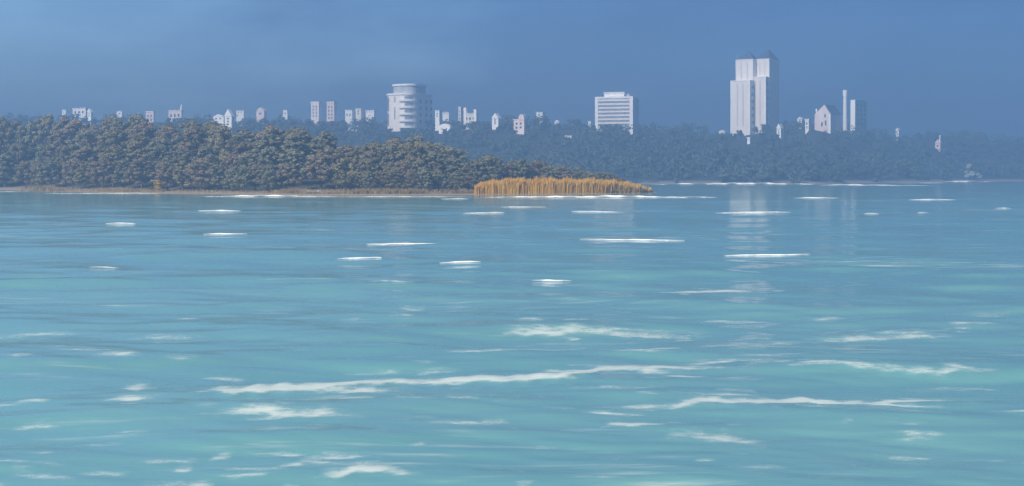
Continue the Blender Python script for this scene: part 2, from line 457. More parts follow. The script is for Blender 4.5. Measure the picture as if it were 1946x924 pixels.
PROTO = {}
for i, mt in enumerate(('olive', 'brown', 'sage')):
    PROTO[mt] = [tree_proto(40 + 7 * i + s, 13 + 1.2 * s, (9.5, 8.2, 11)[s], (1.6, 2.4, 1.2)[s], 5600, (60, 48, 70)[s], .27, M[mt], 1.0, .55) for s in range(3)]

def place_tree(x, y, z, mt, s, scale, rz, label, group, cat='tree', name='tree'):
    cm, tm = PROTO[mt][s]
    t = empty(name, (x, y, z), label, cat, group)
    t.rotation_euler = (0, 0, rz); t.scale = (scale[0], scale[0], scale[1])
    link(bpy.data.objects.new('crown', cm), t)
    link(bpy.data.objects.new('trunk', tm), t)
    return t

# silhouette of the near wood: top line in photo pixels
TPX = np.array([-120, 0, 50, 62, 85, 130, 180, 215, 245, 275, 310, 350, 400, 440, 480, 540, 590, 615, 650, 700, 740, 790, 830, 880, 910, 950, 1000, 1060, 1110, 1160, 1250])
TPY = np.array([205, 208, 224, 212, 206, 216, 222, 214, 203, 222, 232, 224, 215, 244, 236, 232, 236, 246, 262, 268, 262, 255, 262, 282, 292, 292, 298, 306, 318, 326, 340])
tr = np.random.default_rng(77)
def zone(px):
    for lim, s in ((75, 'at the left edge of the wood'), (200, 'below the leftmost white houses'), (330, 'behind the yellow bush'),
                   (480, 'left of the white boat'), (620, 'around the white boat'), (760, 'left of the round tower'), (905, 'at the right end of the wood')):
        if px < lim: return s
    return 'behind the golden reeds'
HUE = {'olive': 'olive green', 'brown': 'brownish', 'sage': 'grey green'}
ntree = 0
for row, (back, frac) in enumerate(((9, .42), (24, .62), (42, .82), (62, .97), (84, 1.0))):
    px = -70 + tr.uniform(0, 20)
    while px < 1235:
        x = None
        d = 420.
        for _ in range(4):
            x = wx(px, d); d = float(near_front(x)) + back + 0
        d += tr.uniform(-4, 4); x = wx(px, d)
        if d > float(near_back(x)) - 6 or (px > 905 and row in (0, 1)) or (572 < px < 622 and row == 0):
            px += 30; continue
        zg = float(near_h(np.array(x), np.array(d)))
        top = wz(float(np.interp(px, TPX, TPY)), d)
        full = top - zg
        Ht = full * (frac * tr.uniform(.85, 1.05) if row < 3 else tr.uniform(.84, 1.0) * frac)
        if px > 905: Ht = full * tr.uniform(.7, 1.0)
        Ht = max(Ht, 3.2)
        u = tr.random()
        mt = ('brown' if u < .36 else 'olive' if u < .68 else 'sage') if px < 260 else ('sage' if u < .50 else 'olive' if u < .78 else 'brown') if px < 640 else ('olive' if u < .45 else 'brown' if u < .72 else 'sage')
        if px > 905: mt = 'brown' if u < .3 else 'sage'
        s = int(tr.integers(0, 3))
        ph = 13 + 1.2 * s
        sz = Ht / ph
        sw = np.clip(sz * tr.uniform(1.1, 1.5), .5, 1.5)
        rk = ('small ', 'mid height ', 'tall ', 'tall ', 'tall ')[row]
        rt = (', low at the waterside', ', in the second rank', ', in the third rank', ', crowning the bank', ', at the back')[row]
        place_tree(x, d, zg - .1, mt, s, (sw, sz), tr.uniform(0, 6.28),
                   f"{HUE[mt]} leafy tree {zone(px)}{rt}", 'trees of the near wood')
        ntree += 1
        px += max(14, 9.0 * sw * F / d * tr.uniform(.55, .85))
print('near trees', ntree)

# ------------------------------------------------------------------ understorey shrubs, reeds and dry grass on the bank
def blades(name, pts, hts, wid, mat, lean, label, cat, r):
    n = len(pts)
    a = r.uniform(0, 6.28, n); dx, dy = np.cos(a) * wid, np.sin(a) * wid * .5
    l = r.normal(0, lean, (n, 2)) * hts[:, None]
    V = np.zeros((n, 5, 3))
    V[:, 0] = pts + np.stack([-dx, -dy, np.zeros(n)], -1); V[:, 1] = pts + np.stack([dx, dy, np.zeros(n)], -1)
    mid = pts + np.stack([l[:, 0] * .35, l[:, 1] * .35, hts * .6], -1)
    V[:, 2] = mid + np.stack([dx, dy, 0 * dx], -1); V[:, 3] = mid - np.stack([dx, dy, 0 * dx], -1)
    V[:, 4] = pts + np.stack([l[:, 0], l[:, 1], hts], -1)
    i = np.arange(n)[:, None] * 5
    tri = np.concatenate([i + [0, 1, 2], i + [0, 2, 3], i + [3, 2, 4]], 0)
    o = bpy.data.objects.new(name, np_mesh(name, V.reshape(-1, 3), tri, mat)); link(o)
    return tag(o, label, cat, kind='stuff')

rb = np.random.default_rng(8)
n = 9500
pxr = rb.uniform(902, 1238, n); P = []; Hh = []
for p in pxr:
    d = 380.
    for _ in range(3): d = float(near_front(wx(p, d)))
    dep = rb.uniform(1.5, 6.5)
    x = wx(p, d + dep); y = d + dep
    z = max(float(near_h(np.array(x), np.array(y))), 0) - .1
    htop = np.interp(p, [900, 915, 940, 1000, 1060, 1100, 1150, 1180, 1200, 1238], [18, 24, 30, 30, 31, 29, 26, 24, 20, 8]) * (d / F)
    clump = .9 + .08 * math.sin(p * .13 + 2 * math.sin(p * .031)) * math.sin(p * .057 + 1) + .04 * math.sin(p * .37 + 3 * math.sin(p * .05))
    if p > 1160 and math.sin(p * .55) < -.6: continue
    P.append((x, y, z)); Hh.append(max(.5, htop * clump * rb.uniform(.75, 1.08) * (1 if rb.random() > .05 else 1.15)))
blades('reeds', np.array(P), np.array(Hh), .13, M['reed'], .08, 'band of tall golden reeds along the point of the near bank', 'reeds', rb)

P = []; Hh = []
for k in range(15000):
    p = rb.uniform(40, 905)
    g = math.exp(-((p - 88) / 26) ** 2) + .85 * math.exp(-((p - 230) / 50) ** 2) * .5 + .75 * math.exp(-((p - 700) / 60) ** 2) + .6 * math.exp(-((p - 790) / 45) ** 2) + .55 * math.exp(-((p - 560) / 40) ** 2) + .6 * math.exp(-((p - 880) / 25) ** 2) + .16
    if rb.random() > g: continue
    d = 400.
    for _ in range(3): d = float(near_front(wx(p, d)))
    y = d + 2.5 + rb.uniform(0, 1) ** 1.5 * 12; x = wx(p, y)
    P.append((x, y, float(near_h(np.array(x), np.array(y))) - .06)); Hh.append(rb.uniform(.4, 1.1) * (.45 + 1.2 * min(1, g)))
blades('dry_grass', np.array(P), np.array(Hh), .08, M['dry'], .16, 'tan dry grass fringe along the foot of the near wood', 'grass', rb)

def shrub(name, px, pyb, h, w, mat, label, cat='bush', group=None, d=None, n=1400, leaf=.16, seed=1):
    r = np.random.default_rng(seed)
    if d is None:
        d = 400.
        for _ in range(3): d = float(near_front(wx(px, d)))
        d += 4
    x = wx(px, d); z = float(near_h(np.array(x), np.array(d))) if d < 660 else float(far_h(np.array(x), np.array(d)))
    P, D, cs = crown_points(r, n, h, w, h * .08, 9)
    v, f = leaf_quads(P, unit(D + r.normal(size=D.shape) * .5), np.full(n, leaf), r)
    t = empty(name, (x, d, z - .05), label, cat, group)
    link(bpy.data.objects.new('foliage', np_mesh('foliage', v, f, M[mat])), t)
    link(bpy.data.objects.new('stem', trunk_mesh('stem', r, h, cs, h * .12)), t)
    return t
shrub('yellow_bush', 301, 364, 2.9, 5.4, 'yellow', 'rounded yellow bush on the sand at the left of the near bank', seed=5)
shrub('tan_bush', 74, 360, 1.7, 3.6, 'dry', 'low tan bush at the left corner of the near bank', seed=6)

# pale tree on the far shore at the right
dd = 1082.
r_ = np.random.default_rng(19)
cm, tm = tree_proto(91, 12.5, 9, 1.0, 1100, 10, .5, M['paleleaf'])
t = empty('pale_tree', (wx(1843, dd), dd, float(far_h(np.array(wx(1843, dd)), np.array(dd))) - .2), 'pale silvery tree alone on the far shore near the right edge', 'tree')
link(bpy.data.objects.new('crown', cm), t); link(bpy.data.objects.new('trunk', tm), t)
cm, tm = tree_proto(95, 6.0, 6.5, .5, 420, 6, .45, M['paleleaf'])
dd += 2
t = empty('pale_shrub', (wx(1860, dd), dd, float(far_h(np.array(wx(1860, dd)), np.array(dd))) - .2), 'low pale shrub at the right foot of the silvery far shore tree', 'bush')
link(bpy.data.objects.new('foliage', cm), t); link(bpy.data.objects.new('stem', tm), t)

# ------------------------------------------------------------------ buildings
SPANS = []      # (px0, px1, visible bottom py, distance): the far wood stays below these
def solve(px0, pxc, px1, d, th):
    Xc = wx(pxc, d); Yc = d
    k0, k2 = (px0 - CX) / F, (px1 - CX) / F
    c, s = math.cos(th), math.sin(th)
    w = (Xc - k0 * Yc) / (c - k0 * s)
    dp = (Xc - k2 * Yc) / (s + k2 * c)
    return Xc, Yc, w, dp
class Block:
    """a rotated upright box given by three vertical edges in the photograph"""
    def __init__(s, px0, pxc, px1, d, th=-30, dp=None):
        s.th = math.radians(th)
        s.Xc, s.Yc, s.w, q = solve(px0, pxc, px1, d, s.th)
        s.dp = dp if dp else max(q, 2.0)
        s.d = d
    def pt(s, u, v):     # u from left edge 0..w, v depth
        c, n = math.cos(s.th), math.sin(s.th); uu = u - s.w
        return (s.Xc + uu * c - v * n, s.Yc + uu * n + v * c)
    def ring(s, u0, u1, v0, v1): return [s.pt(u0, v0), s.pt(u1, v0), s.pt(u1, v1), s.pt(u0, v1)]
    def full(s, g=0): return s.ring(-g, s.w + g, -g, s.dp + g)
    def mid(s): return s.pt(s.w / 2, s.dp / 2)
def ground(x, y): return float(far_h(np.array(x), np.array(y)))
class Thing:
    def __init__(s, name, label, cat, b, group=None, zb=None):
        x, y = b.mid(); s.z = ground(x, y) if zb is None else zb
        s.o = (x, y, s.z)
        s.e = empty(name, s.o, label, cat, group); s.b = b
    def part(s, name, mat, fn, parent=None, smooth=False):
        mb = MB(); fn(mb)
        mb.v = [(v[0] - s.o[0], v[1] - s.o[1], v[2] - s.o[2]) for v in mb.v]
        return mb.build(name, mat, parent or s.e, smooth)
def find_d(px, pb, lo=None, hi=1320.):
    x = wx(px, 1000.)
    d = float(np.interp(x, FX, FY)) + 40
    while d < hi:
        if ground(wx(px, d), d) >= wz(pb, d) - 2.5: return d
        d += 4
    return hi

def small(name, label, px0, pxc, px1, pt, pb, mat='white', roof='flat', th=-30, win=(1, 1), d=None, group='pale houses on the far hillside', cat='house', roofmat='flatroof'):
    pm = (px0 + px1) / 2
    d = d or find_d(pm, pb)
    b = Block(px0, pxc, px1, d, th, dp=None if px1 > pxc + .5 else max(4., (pxc - px0) * d / F * .7))
    T = Thing(name, label, cat, b)
    ztop = wz(pt, d); z0 = T.z - 3; zv = wz(pb, d)
    SPANS.append((px0 - 1, px1 + 1, pb, d))
    Hh = ztop - zv
    if roof == 'flat':
        hr = max(.5, Hh * .08)
        T.part('wall', M[mat], lambda q: q.prism(b.full(), z0, ztop - hr))
        T.part('roof', M[roofmat if roofmat != 'flatroof' else mat], lambda q: q.prism(b.full(.35), ztop - hr, ztop))
    elif roof == 'gable':
        hr = Hh * .38
        T.part('wall', M[mat], lambda q: q.prism(b.full(), z0, ztop - hr))
        def gab(q):
            A_, B_, C_, D_ = b.full(.4); ze = ztop - hr
            m0 = ((A_[0] + B_[0]) / 2, (A_[1] + B_[1]) / 2); m1 = ((C_[0] + D_[0]) / 2, (C_[1] + D_[1]) / 2)
            q.add([(*A_, ze), (*B_, ze), (*C_, ze), (*D_, ze), (*m0, ztop), (*m1, ztop)], [(0, 3, 2, 1), (0, 1, 4), (2, 3, 5), (1, 2, 5, 4), (3, 0, 4, 5)])
        T.part('roof', M[mat if roofmat == 'flatroof' else roofmat], gab)
    elif roof == 'vault':
        hr = Hh * .55
        T.part('wall', M[mat], lambda q: q.prism(b.full(), z0, ztop - hr))
        def va(q):
            n = 9; vs = []
            for v in (0, b.dp):
                for k in range(n):
                    a = math.pi * k / (n - 1); x, y = b.pt(b.w / 2 - (b.w / 2 + .3) * math.cos(a), v)
                    vs.append((x, y, ztop - hr + hr * math.sin(a)))
            q.add(vs, [tuple(range(n)), tuple(range(2 * n - 1, n - 1, -1))] + [(k + n, k + n + 1, k + 1, k) for k in range(n - 1)] + [(0, n - 1, 2 * n - 1, n)][::-1])
        T.part('roof', M[mat], va)
    nx, nz = win
    zw0, zw1 = zv + Hh * .12, ztop - (hr if roof != 'flat' else hr * 1.5)
    for i in range(nx):
        for j in range(nz):
            uw = b.w / (nx * 2 + 1); hz = (zw1 - zw0) / (nz * 2 + 1)
            u0 = uw * (2 * i + 1); q0 = zw0 + hz * (2 * j + .8)
            T.part('window', M['glass'], lambda q: q.prism(b.ring(u0, u0 + uw * .85, -.06, .25), q0, q0 + hz * 1.1))
    return T, b, d, ztop

# --- round-cornered tower
d = 1180.
b = Block(729, 778, 827, d, -33)
T = Thing('round_tower', 'wide round cornered white tower with stacked balconies and set back top storey', 'building', b)
SPANS.append((727, 829, 247, d))
def rounded(b, g, rad, n=7):
    pts = []
    for cu, cv, a0 in ((b.w + g - rad, -g + rad, -90), (b.w + g - rad, b.dp + g - rad, 0), (-g + rad, b.dp + g - rad, 90), (-g + rad, -g + rad, 180)):
        for k in range(n):
            a = math.radians(a0 + 90 * k / (n - 1)); pts.append(b.pt(cu + rad * math.cos(a), cv + rad * math.sin(a)))
    return pts
RAD = b.w * .30
zt = wz(177, d)
T.part('wall', M['pale'], lambda q: q.prism(rounded(b, 0, RAD), T.z - 3, zt - 1.2), smooth=False)
T.part('cornice', M['white'], lambda q: q.prism(rounded(b, .7, RAD), zt - 1.2, zt + .2))
b2 = Block(740, 782, 816, d + 2, -33)
T.part('top_storey', M['grey'], lambda q: q.prism(rounded(b2, 0, b2.w * .35), zt + .2, wz(162, d)))
T.part('roof', M['white'], lambda q: q.prism(rounded(b2, .9, b2.w * .37), wz(162, d), wz(158.5, d)))
for j, py in enumerate((190, 203, 216, 229, 241)):
    z = wz(py, d)
    def arc(q, z=z):
        n = 9; ins, out = [], []
        for k in range(n):
            a = math.radians(-90 - 12 + 114 * k / (n - 1)); cu, cv = b.w - RAD, RAD
            ins.append(b.pt(cu + (RAD + .02) * math.cos(a), cv + (RAD + .02) * math.sin(a))); out.append(b.pt(cu + (RAD + 1.9) * math.cos(a), cv + (RAD + 1.9) * math.sin(a)))
        q.prism(out + ins[::-1], z - .9, z + .9)
    T.part('balcony', M['white'], arc)
    def door(q, z=z):
        n = 7; ins, out = [], []
        for k in range(n):
            a = math.radians(-70 + 50 * k / (n - 1)); cu, cv = b.w - RAD, RAD
            ins.append(b.pt(cu + (RAD - .2) * math.cos(a), cv + (RAD - .2) * math.sin(a))); out.append(b.pt(cu + (RAD + .12) * math.cos(a), cv + (RAD + .12) * math.sin(a)))
        q.prism(out + ins[::-1], z + .95, z + 3.3)
    T.part('balcony_door', M['glassband'], door)
for u, rows in ((.16, ((184, 210), (214, 238))), (.42, ((182, 194), (203, 226)))):
    for y0, y1 in rows:
        T.part('window', M['glassband'], lambda q: q.prism(b.ring(b.w * u, b.w * u + 1.0, -.12, .3), wz(y1, d), wz(y0, d)))
for v in (.45, .68, .88):
    for y in (190, 203, 216, 229):
        T.part('window', M['glass'], lambda q: q.prism(b.ring(b.w - .3, b.w + .1, b.dp * v - 2.2, b.dp * v), wz(y + 5, d), wz(y - 2, d)))

# --- square office block
d = 1190.
b = Block(1132, 1202, 1214, d, -20)
T = Thing('office_block', 'squat square office block with white frame and grey banded storeys', 'building', b)
SPANS.append((1130, 1215, 240, d))
zt = wz(183, d)
T.part('wall', M['grey'], lambda q: q.prism(b.full(), T.z - 3, zt - 1.6))
T.part('parapet', M['white'], lambda q: q.prism(b.full(.5), zt - 1.6, zt))
for u0, u1 in ((-.45, 2.2), (b.w - 2.4, b.w + .45)):
    T.part('corner_pier', M['white'], lambda q: q.prism(b.ring(u0, u1, -.5, 1.2), T.z - 3, zt - 1.62))
for j in range(7):
    z = wz(190 + j * 7.2, d)
    T.part('spandrel', M['pale'], lambda q: q.prism(b.ring(2.25, b.w - 2.45, -.3, .2), z - .8, z + .55))
    T.part('window_band', M['glassband'], lambda q: q.prism(b.ring(2.25, b.w - 2.45, -.08, .2), z - 2.3, z - .82))
bp_ = Block(1148, 1186, 1194, d + 6, -20)
ph = T.part('penthouse', M['white'], lambda q: q.prism(bp_.full(), zt, wz(176, d)))
T.part('roof', M['pale'], lambda q: q.prism(bp_.full(.5), wz(176, d), wz(174, d)))
T.part('vent', M['grey'], lambda q: q.prism(bp_.ring(bp_.w + 2, bp_.w + 4.5, 1, 4), zt, wz(178, d)))

# --- twin towers
d = 1200.
bl = Block(1389, 1425, 1436, d, -32); br = Block(1425, 1455, 1466, d + 2, -32)
ul = Block(1398, 1431, 1442, d + 7, -32); ur = Block(1435, 1462, 1481, d + 7, -32)
T = Thing('twin_tower', 'tall pale twin tower with stepped shoulders and pointed blue grey roofs', 'building', br)
SPANS.append((1387, 1424, 251, d - 4)); SPANS.append((1424, 1483, 240, d - 4))
def tower(lo, up, yl, yu, ypk):
    zl, zu = wz(yl, d), wz(yu, d)
    st = T.part('tower_shaft', M['pale'], lambda q: q.prism(lo.full(), T.z - 4, zl - 1.0))
    T.part('shoulder', M['white'], lambda q: q.prism(lo.full(.35), zl - 1.0, zl))
    us = T.part('upper_stage', M['pale'], lambda q: q.prism(up.full(), T.z - 3, zu - .8))
    T.part('cornice', M['white'], lambda q: q.prism(up.full(.4), zu - .8, zu))
    def hip(q):
        A_, B_, C_, D_ = up.full(.25); m_ = up.pt(up.w * .62, up.dp * .5)
        q.add([(*A_, zu), (*B_, zu), (*C_, zu), (*D_, zu), (*m_, wz(ypk, d))], [(3, 2, 1, 0), (0, 1, 4), (1, 2, 4), (2, 3, 4), (3, 0, 4)])
    T.part('roof', M['slate'], hip)
    for u0, u1 in ((-.3, .7), (lo.w - .7, lo.w + .3)):
        T.part('pilaster', M['white'], lambda q: q.prism(lo.ring(u0, u1, -.3, .7), T.z - 4, zl - 1.03), st)
    n = 9
    for i, u in enumerate((.32, .62)):
        T.part('window_strip', M['stone'], lambda q: q.prism(lo.ring(lo.w * u, lo.w * u + .9, -.1, .3), wz(240, d), zl - 3), st)
    for u in (.3, .65):
        T.part('window_strip', M['stone'], lambda q: q.prism(up.ring(up.w * u, up.w * u + .9, -.1, .3), zl + 1.5, zu - 2.2), us)
    for j in range(7):
        z = zl - 6 - j * 6
        T.part('window', M['glassband'], lambda q: q.prism(lo.ring(lo.w - .3, lo.w + .1, lo.dp * .3, lo.dp * .75), z - 1.4, z + 1.2), st)
tower(bl, ul, 152, 111, 95)
tower(br, ur, 145, 110, 90)
T.part('mast', M['grey'], lambda q: q.prism(ul.ring(1.0, 1.4, 1.0, 1.4), wz(111, d), wz(100, d)))

# --- gabled hall
d = 1165.
b = Block(1548, 1578, 1598, d, -33)
T = Thing('gabled_hall', 'pinkish steep gabled hall with dark windows right of the twin tower', 'building', b)
SPANS.append((1546, 1600, 252, d))
ze = wz(217, d); zp = wz(198, d)
T.part('wall', M['pink'], lambda q: (q.prism(b.full(), T.z - 3, ze), q.add([(*b.pt(0, 0), ze + .01), (*b.pt(b.w, 0), ze + .01), (*b.pt(b.w * .62, 0), zp - .4), (*b.pt(0, 1.2), ze + .01), (*b.pt(b.w, 1.2), ze + .01), (*b.pt(b.w * .62, 1.2), zp - .4)], [(0, 1, 2), (5, 4, 3), (0, 2, 5, 3), (2, 1, 4, 5), (1, 0, 3, 4)])))
def roofp(q):
    L0, R0, P0 = b.pt(-.5, 1.3), b.pt(b.w + .5, 1.3), b.pt(b.w * .62, 1.3)
    L1, R1, P1 = b.pt(-.5, b.dp + .4), b.pt(b.w + .5, b.dp + .4), b.pt(b.w * .62, b.dp + .4)
    q.add([(*L0, ze), (*R0, ze), (*P0, zp), (*L1, ze), (*R1, ze), (*P1, zp)], [(0, 1, 2), (5, 4, 3), (0, 2, 5, 3), (2, 1, 4, 5), (1, 0, 3, 4)])
T.part('roof', M['slate'], roofp)
for u, y0, y1 in ((.42, 232, 240), (.66, 229, 238), (.62, 217, 223)):
    T.part('window', M['glass'], lambda q: q.prism(b.ring(b.w * u, b.w * u + 1.2, -.08, .3), wz(y1, d), wz(y0, d)))
T.part('corner_pier', M['white'], lambda q: q.prism(b.ring(b.w - 1.4, b.w + .25, -.25, 1.25), T.z - 3, ze - .05))
T.part('chimney', M['white'], lambda q: q.prism(b.ring(.3, 1.5, 2.0, 3.2), ze - 2, wz(206, d)))

# --- slender tower (round shaft)
d = 1215.; x = wx(1606, d)
z0 = ground(x, d)
e = empty('chimney_stack', (x, d, z0), 'slender white chimney stack between the gabled hall and the dark slab', 'chimney')
def ringc(r, n=14): return [(r * math.cos(6.283 * k / n), r * math.sin(6.283 * k / n)) for k in range(n)]
hh = wz(168, d) - z0
q = MB(); q.prism(ringc(2.0), -3, hh - 7, ringc(1.55)); q.build('shaft', M['white'], e)
q = MB(); q.prism(ringc(1.9), hh - 7, hh - 1.5, ringc(2.0)); q.build('head', M['white'], e)
q = MB(); q.prism(ringc(2.05), hh - 1.5, hh, ringc(1.0)); q.build('cap', M['slate'], e)

# --- slab
d = 1185.
b = Block(1617, 1625, 1648, d, -35)
T = Thing('slab_block', 'narrow slab block with one white sunlit edge and a blue shaded side', 'building', b)
SPANS.append((1615, 1650, 243, d))
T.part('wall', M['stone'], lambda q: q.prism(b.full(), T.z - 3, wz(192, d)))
T.part('sunlit_end_wall', M['white'], lambda q: q.prism(b.ring(-.2, b.w + .2, -.5, -.02), T.z - 3, wz(190, d)))  # sunlight on this end put into the colour, whiter than the shaded side
T.part('roof', M['grey'], lambda q: q.prism(b.ring(-.3, b.w + .3, 0, b.dp + .3), wz(192, d) + .02, wz(190, d)))
for j in range(5):
    for v in (.25, .55, .8):
        T.part('window', M['glass'], lambda q: q.prism(b.ring(b.w - .3, b.w + .08, b.dp * v - 2, b.dp * v), wz(201 + j * 9, d), wz(197 + j * 9, d)))

# --- the small houses, left to right
small('house', 'tiny white house, leftmost of the row above the near wood', 118, 125, 128, 208.5, 216, win=(1, 1))
small('house', 'wide white house with long flat roof above the left of the near wood', 138, 163, 166, 205, 220, win=(3, 1))
small('house', 'narrow white house touching the right end of the wide flat roofed house', 166, 173, 176, 206, 225, win=(1, 2), roof='gable', d=1120.)
small('house', 'small white cube house alone above the trees, left of the grey and pink house', 222, 232, 235, 211, 220, win=(1, 1))
small('house', 'upright pink and grey house with dark window above the near wood', 277, 292, 295, 211, 236, 'pink', win=(2, 2))
T, b, d, zt = small('church', 'low pink church with a thin white spire at its right end', 320, 345, 348, 209, 228, 'pink', win=(3, 1), cat='church', group=None)
x, y = b.pt(b.w - 1.2, 1.2)
def spire(q):
    rg = [(x + 1.3 * math.cos(6.283 * k / 8), y + 1.3 * math.sin(6.283 * k / 8)) for k in range(8)]
    q.prism(rg, T.z, wz(204, d)); q.prism(rg, wz(204, d), wz(197.5, d), [(x + .08 * math.cos(6.283 * k / 8), y + .08 * math.sin(6.283 * k / 8)) for k in range(8)])
T.part('spire', M['white'], spire)
small('house', 'low white house at the left foot of the tall narrow house', 405, 425, 428, 217, 230, 'white', roof='gable', win=(2, 1), d=1130.)
small('house', 'tall narrow white house stepping down into the near wood', 427, 440, 444, 207, 244, 'white', roof='gable', win=(1, 3))
small('house', 'very low white flat roof showing right of the tall narrow house', 449, 463, 465, 210, 216, win=(2, 1))
small('house', 'pink gabled house with wide eaves left of the paired towers', 487, 502, 507, 204, 222, 'pink', roof='gable', win=(1, 1))
small('house', 'tiny bluish white house between the pink gabled house and paired towers', 538, 546, 549, 209, 221, 'white', win=(1, 1))
small('apartment_tower', 'left of two slim matching white apartment towers', 591, 606, 611, 193, 229, 'pale', win=(2, 4), group='two slim apartment towers', cat='building')
small('apartment_tower', 'right of two slim matching apartment towers, the pinker one', 621, 635, 640, 193, 234, 'pink', win=(2, 4), group='two slim apartment towers', cat='building')
small('house', 'white house with dark gap below, right of the slim towers', 656, 669, 673, 209, 226, win=(2, 1))
small('house', 'small cream house just left of the low strip roof and round tower', 676, 686, 690, 206, 221, 'cream', win=(1, 2))
small('house', 'long low white strip roof touching the left of the round tower', 695, 711, 714, 209.5, 215, win=(3, 1))
small('house', 'small white house touching the right side of the round tower', 827, 835, 839, 210, 226, win=(1, 2), d=1150.)
small('house', 'low white strip roof right of the round tower', 841, 853, 856, 213, 219, win=(2, 1))
small('shed_hall', 'white vaulted hall low down beside the round tower', 834, 855, 859, 235, 249, 'white', roof='vault', win=(2, 1), cat='hall')
small('house', 'thin cream house standing left of the castle like house', 871, 876, 879, 203, 233, 'cream', win=(1, 3))
T, b, d, zt = small('house', 'wide cream house with two raised ends like a small castle', 882, 905, 909, 215, 234, 'cream', win=(3, 1), d=1180.)
for u0, u1, py in ((-.3, 2.3, 204), (b.w - 2.4, b.w + .3, 208)):
    T.part('turret', M['white'], lambda q: q.prism(b.ring(u0, u1, -.4, 2.4), T.z, wz(py, d)))
small('house', 'slanting greenish white house left of the pink double house', 935, 947, 952, 215, 241, 'white', roof='gable', win=(1, 3))
T, b, d, zt = small('house', 'pink double house with rounded upper part above the golden reeds', 976, 996, 1000, 226, 250, 'pink', win=(2, 2))
def dome(q):
    bb = Block(985, 996, 999, d - .3, -30)
    n = 9; vs = []
    for v in (0, 4.):
        for k in range(n):
            a = math.pi * k / (n - 1); xx, yy = bb.pt(bb.w / 2 - bb.w / 2 * math.cos(a), v); vs.append((xx, yy, zt + (wz(217, d) - zt) * math.sin(a)))
    q.add(vs, [tuple(range(n)), tuple(range(2 * n - 1, n - 1, -1))] + [(k + n, k + n + 1, k + 1, k) for k in range(n - 1)])
T.part('vaulted_attic', M['pink'], dome)
small('house', 'small white house right of the pink double house, higher one', 1019, 1031, 1036, 213, 223, win=(1, 1))
small('house', 'tiny white gabled house midway between pink double house and office block', 1054, 1062, 1064, 228, 238, roof='gable', win=(1, 1))
small('house', 'tiny white house just left of the office block', 1118, 1123, 1125, 230, 238, win=(1, 1))
small('house', 'low pale green house deep in the far wood left of office block', 1074, 1086, 1089, 258, 264, 'cream', win=(2, 1))
small('house', 'small white house at the left foot of the twin tower', 1366, 1377, 1381, 247, 257, roof='gable', win=(1, 1))
small('house', 'white house in front of the middle of the twin tower foot', 1420, 1425, 1427, 261, 268, win=(1, 1))
small('house', 'white house at the right foot of the twin tower', 1476, 1484, 1489, 235, 258, roof='gable', win=(1, 2))
small('house', 'white house between twin tower and gabled hall, the upper one', 1515, 1524, 1528, 222, 234, roof='gable', win=(1, 1))
small('house', 'thin pale house close to the left wall of the gabled hall', 1530, 1537, 1541, 226, 250, 'pale', win=(1, 2))
small('house', 'tiny white house alone right of the dark slab block', 1702, 1708, 1711, 243, 254, roof='gable', win=(1, 1))
T, b, d, zt = small('house', 'small pinkish house with chimney low in the far wood at right', 1777, 1787, 1791, 265, 284, 'pink', roof='gable', win=(1, 1))
T.part('chimney', M['white'], lambda q: q.prism(b.ring(b.w - 1.2, b.w - .3, 1, 2), zt - 5, wz(257, d)))

# --- boat on the near bank
def boat(px, d, length, label):
    x = wx(px, d); z = max(float(near_h(np.array(x), np.array(d))), -.1)
    e = empty('rowing_boat', (x, d, z), label, 'boat')
    n = 13; rows = []
    for i in range(n):
        t = i / (n - 1); u = (t - .5) * length
        hw = .62 * (math.sin(math.pi * min(1, .12 + .80 * t * .95)) ** .6) * (1 if t < .9 else (1 - t) / .1 * .9 + .08)
        sh = .62 + .22 * (2 * t - .9) ** 2
        kz = .02 + .25 * max(0, t - .75) ** 1.2
        rows.append([(u, -hw, sh), (u, -hw * .85, sh * .45), (u, 0, kz), (u, hw * .85, sh * .45), (u, hw, sh)])
    def shell(z0, k, off):
        mb = MB(); vs = [(p[0], p[1] * k, p[2] + off) for r in rows for p in r]
        fs = [(i * 5 + j, i * 5 + j + 1, (i + 1) * 5 + j + 1, (i + 1) * 5 + j) for i in range(n - 1) for j in range(4)] + [(0, 1, 2, 3, 4)]
        mb.add(vs, fs); return mb
    shell(0, 1, 0).build('hull', M['boat'], e)
    shell(0, .9, .08).build('inner_hull', M['timber'], e)
    mb = MB()
    for sgn in (0, 4):
        for i in range(n - 1):
            a, c = rows[i][sgn], rows[i + 1][sgn]
            mb.add([(a[0], a[1] - .05, a[2]), (a[0], a[1] + .05, a[2]), (c[0], c[1] + .05, c[2]), (c[0], c[1] - .05, c[2]), (a[0], a[1] - .05, a[2] + .06), (a[0], a[1] + .05, a[2] + .06), (c[0], c[1] + .05, c[2] + .06), (c[0], c[1] - .05, c[2] + .06)],
                   [(0, 3, 2, 1), (4, 5, 6, 7), (0, 1, 5, 4), (1, 2, 6, 5), (2, 3, 7, 6), (3, 0, 4, 7)])
    mb.build('gunwale', M['boatdark'], e)
    for k in (-.22, .15):
        mb = MB(); mb.prism([(k * length - .14, -.55), (k * length + .14, -.55), (k * length + .14, .55), (k * length - .14, .55)], .45, .5); mb.build('thwart', M['timber'], e)
    e.rotation_euler = (math.radians(6), 0, math.radians(-8))
boat(597, 359., 3.7, 'small white rowing boat drawn up on the near bank')

